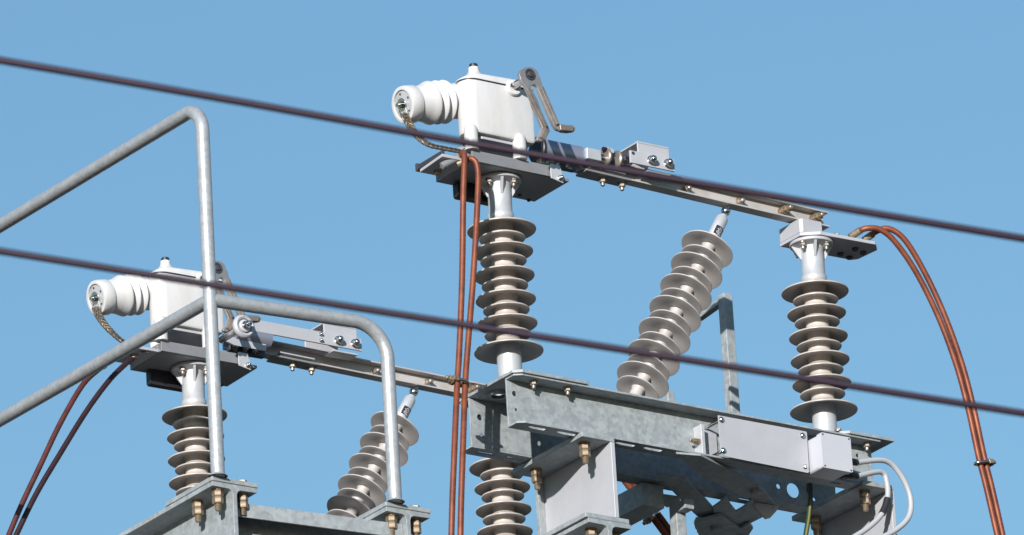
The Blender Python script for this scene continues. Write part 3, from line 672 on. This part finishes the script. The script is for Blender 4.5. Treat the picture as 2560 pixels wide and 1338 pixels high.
# overhead wires, nearer to the camera
def owire(label, pts, r, d):
    ps = [P(u, v, d=d) for u, v in pts]
    b = MB(); b.tube(cat_rom(ps, 120), r, 16); o = b.build('overhead_wire', 'wire', bev=0, ang=180); tag(o, label, 'wire', 'overhead wires crossing in front')
owire('upper dark overhead wire slanting across the whole view in front of the white head', [(-300,104),(0,151),(640,262),(1280,377),(1920,489),(2560,597),(2860,645)], 6.1, 12500)
owire('lower dark overhead wire slanting across the view below the first', [(-300,580),(0,628),(640,730),(1280,831),(1920,932),(2560,1034),(2860,1082)], 5.9, 12500)

# ------------------------------------------------------------------ cover plate, angle, box, conduits on the front channel
cp = thing('cover_plate', 'flat pale cover plate with four corner screws on the right half of the channel', 'cover plate', P(1905, 1160, y=-150))
tl, tr, br_, bl_ = P(1794,1037,y=-150), P(2016,1080,y=-150), P(2022,1184,y=-150), P(1801,1138,y=-150)
ol = [(tl.x,tl.z-2),(tr.x-3,tr.z),(tr.x,tr.z-3),(br_.x,br_.z+4),(br_.x-4,br_.z),(bl_.x+14,bl_.z-2),(bl_.x,bl_.z+12)][::-1]
b = MB(); b.plate(ol, (0,-150,0), X_, Z_, 2.5); b.build('sheet', 'galv_paint', cp, .6)
for u, v in ((1803,1050),(2006,1090),(1808,1127),(2013,1168)):
    p = P(u, v, y=-152); fast('screw', (p.x, -152.6, p.z), (0,-1,0), cp, 'screw', .95)
    b = MB(); b.lathe([(4.5,0),(4.5,64)], (p.x,-149.8,p.z), Y_, 16); b.build('standoff', 'chrome', cp, 0)
ab = thing('angle_bracket', 'bright angle bracket bolted to the channel web left of the cover plate', 'bracket', P(1745, 1145, y=-84))
p = P(1742, 1100, y=-84)
b = MB(); b.box(p.x-8, p.x+2, -116, -82.4, ZB+6, ZB+88); b.build('upright', 'alu', ab, .8)
b = MB(); b.box(p.x+2.3, p.x+60, -88, -82.4, ZB+6, ZB+86); b.build('back_leaf', 'alu', ab, .8)
fast('longbolt', (p.x-8.2, -104, ZB+44), (-1,0,0), ab, sc_=.7)

jb = thing('junction_box', 'light grey enclosure with four small screws in front of the right post foot', 'junction box', P(2090, 1185, y=-175))
f0, f1 = P(2052,1082,y=-205), P(2133,1180,y=-205)
zt_, zb_ = P(2052,1080,y=-205).z, P(2058,1168,y=-205).z
b = MB(); b.plate(rrect(f0.x, f1.x, zb_, zt_, 5), (0,-186.4,0), X_, Z_, 18); b.build('lid', 'box', jb, 1.5)
b = MB(); b.plate(rrect(f0.x+1, f1.x-1, zb_+1, zt_-1, 9), (0,-130,0), X_, Z_, 56); b.build('body', 'box', jb, 1.2)
for x, z in ((f0.x+6,zt_-5),(f1.x-6,zt_-5),(f0.x+6,zb_+5),(f1.x-6,zb_+5)): fast('small', (x,-204.3,z), (0,-1,0), jb, 'screw', .9)
b = MB(); b.box(f0.x+10, f1.x-10, -129.6, -90, zb_+20, zt_-20); b.build('mount', 'dark_steel', jb, 1)
g1, g2 = V(f1.x-2, -160, zt_-45), V(f1.x-2, -160, zb_+12)
for gpt, ln in ((g1, 52), (g2, 50)):
    b = MB(); b.lathe([(13,0),(13,14),(11,16),(11,30),(9,33),(8.5,ln)], gpt, X_, 24); b.build('gland', 'black', jb, .5)
def conduit(label, pts):
    b = MB(); b.tube(cat_rom([V(p) for p in pts], 6), 7.1, 20)
    o = b.build('conduit', 'conduit', bev=0, ang=180); return tag(o, label, 'conduit', 'grey conduits from the junction box')
W = lambda u, v, y: P(u, v, y=y)
conduit('outer grey conduit making the wide loop from the box to the bottom edge', [g1+V(48,0,0), W(2212,1152,-160), W(2250,1185,-160), W(2275,1240,-160), W(2273,1290,-160), W(2240,1325,-160), W(2185,1352,-162), W(2100,1385,-165)])
conduit('inner grey conduit with a black sleeve making the tight loop from the box', [g2+V(48,0,0), W(2202,1180,-150), W(2217,1205,-150), W(2219,1245,-150), W(2205,1285,-150), W(2170,1320,-152), W(2120,1352,-155)])
b = MB(); b.tube([W(2219,1247,-150), W(2214,1266,-150), W(2205,1285,-150)], 9.2, 20); o = b.build('cable_sleeve', 'black', bev=0); tag(o, 'short black sleeve on the inner grey conduit', 'sleeve')

# ------------------------------------------------------------------ square posts and braces behind and below
sp = thing('square_post', 'square steel post rising behind the slanting insulator, short arm at its top', 'post', P(1830, 1035, y=420), 'square tube posts')
yp = 450
a = P(1812, 737, y=yp); c = P(1838, 1120, y=yp)
b = MB(); b.box(a.x-14, a.x+14, yp-14, yp+14, c.z-60, a.z); b.build('tube', 'galv', sp, 2)
b = MB(); e = P(1765, 778, y=yp+60); b.obox(V(a.x,yp+14.2,a.z-14), V(a.x,yp+120,a.z-24), 20, 16); b.build('arm', 'galv', sp, 2)
sp['_o'] = sp['_o']
s2 = thing('square_post', 'thin square post just behind the foot of the slanting insulator', 'post', P(1680, 1000, y=300), 'square tube posts')
p = P(1672, 985, y=300); b = MB(); b.box(p.x-11, p.x+11, 290, 312, p.z-200, p.z+6); b.build('tube', 'galv', s2, 2)
s3 = thing('hanging_post', 'square tube hanging below the dark platform with a short elbow at its top', 'post', P(1693, 1338, y=150))
p = P(1693, 1262, y=110); b = MB(); b.box(p.x-15, p.x+15, 96, 126, p.z-300, p.z); b.build('tube', 'galv', s3, 2)
b = MB(); b.box(p.x-14.5, p.x+14.5, 58, 95.6, p.z-27, p.z-1); b.build('elbow', 'galv', s3, 2)
# long brace running back at the left of the slanting cables
lb_ = thing('floor_brace', 'pale square brace running back from the pale bracket beneath the channel', 'brace', P(1590, 1270, y=60))
c = P(1588, 1262, z=-503); c.y = 92; a = c + V(0, 480, 0)
b = MB(); b.obox(a, c, 66, 62); b.build('tube', 'galv', lb_, 3)
# horizontal cross bracing under the channels, seen from below
def hplate(b, pix, z, t=8):
    b.plate([(q_.x, q_.y) for q_ in [P(u, v, z=z) for u, v in pix]], (0,0,z), X_, Y_, t)
def brace(label, pix, z, t=8, name='cross_brace', bolts=()):
    c = P(*pix[0], z=z); r = thing(name, label, 'brace', c, 'flat cross braces under the platform')
    b = MB(); hplate(b, pix, z, t); b.build('bar', 'galv', r, 1)
    for u, v in bolts: fast('bighead', P(u, v, z=z-.2), (0,0,-1), r, m='galv')
    return r
brace('dark flat brace slanting down to the right through the gusset below the channels', [(1640,1185),(1712,1195),(1765,1250),(1782,1269),(1800,1290),(1850,1338),(1905,1395),(1790,1400),(1742,1330),(1753,1301),(1722,1272)], -478, 5)
brace('dark flat brace rising to the right from the gusset to the strut end', [(1800,1256),(1815,1240),(1827,1263),(1840,1279),(1857,1269),(1880,1250),(1908,1293),(1868,1313),(1840,1345),(1790,1304),(1782,1269)], -484, 5)
brace('small dark bracket plate above the hanging tube', [(1650,1238),(1700,1245),(1700,1258),(1692,1270),(1684,1262),(1668,1270),(1655,1262)], -490, 5, name='bracket_plate')
gp = thing('gusset_plate', 'dark bolted gusset plate where the flat braces cross at the bottom edge', 'gusset plate', P(1800, 1338, z=-494))
b = MB(); hplate(b, [(1735,1310),(1740,1300),(1760,1300),(1800,1290),(1850,1322),(1874,1310),(1883,1322),(1868,1345),(1850,1400),(1752,1400),(1746,1330),(1738,1322)], -494, 8); b.build('plate', 'galv', gp, 1)
for u, v in ((1790,1318),(1858,1340),(1765,1345)): fast('bighead', P(u, v, z=-494.2), (0,0,-1), gp, m='galv')
# large angle strut with the sunlit cut end
ag = thing('angle_strut', 'steel angle strut slanting down to the right under the channel, sunlit cut end', 'brace', P(1915, 1290, z=-500))
b = MB(); hplate(b, [(1690,1135),(1752,1140),(1895,1212),(1943,1266),(1886,1258),(1752,1190)], -477, 6); b.build('flat_leaf', 'galv', ag, .8)
a_, c_ = P(1690,1140,z=-478), P(1886,1258,z=-478)
d_ = (c_-a_).normalized(); nrm = d_.cross(Z_)
yz = P(1886,1258,z=-477).y
ol = [P(u, v, y=yz-6) for u, v in ((1884,1258),(1943,1267),(1940,1277),(1922,1297),(1912,1299),(1886,1272))]
b = MB(); b.plate([(q_.x, q_.z) for q_ in ol][::-1], (0,yz-6,0), X_, Z_, 7, [circ(P(1928,1271,y=yz-6).x, P(1928,1271,y=yz-6).z, 3, 12)]); b.build('end_plate', 'galv_paint', ag, 1)
fast('bighead', P(1888,1226,z=-477.2), (0,0,-1), ag, m='galv')
# rear drilled plate and earth lead
# earth lead
el = thing('earth_lead', 'green and yellow earth lead hanging below the right half of the channel', 'cable', P(2022, 1215, y=20))
ps = cat_rom([P(u, v, y=-30) for u, v in ((2024,1214),(2026,1240),(2022,1290),(2014,1340),(2008,1390))], 6)
b = MB(); b.tube(ps, 6.5, 16); b.build('sleeve', 'earth_g', el, 0, ang=180)
b = MB(); b.tube([p_+V(-1.5,-3.9,0) for p_ in ps[6:]], 3.2, 10); b.build('stripe', 'earth_y', el, 0, ang=180)
b = MB(); b.lathe([(9,0),(9,18),(7,22)], ps[0]+V(0,0,4), -Z_, 20); b.tube([ps[0]+V(-6,-6,0), ps[2]+V(-6,-6,0), ps[6]+V(-5,-6,0)], 3.5, 10); b.build('shackle', 'dark_steel', el, .5)

for o in list(bpy.data.objects):
    if '_o' in o: del o['_o']
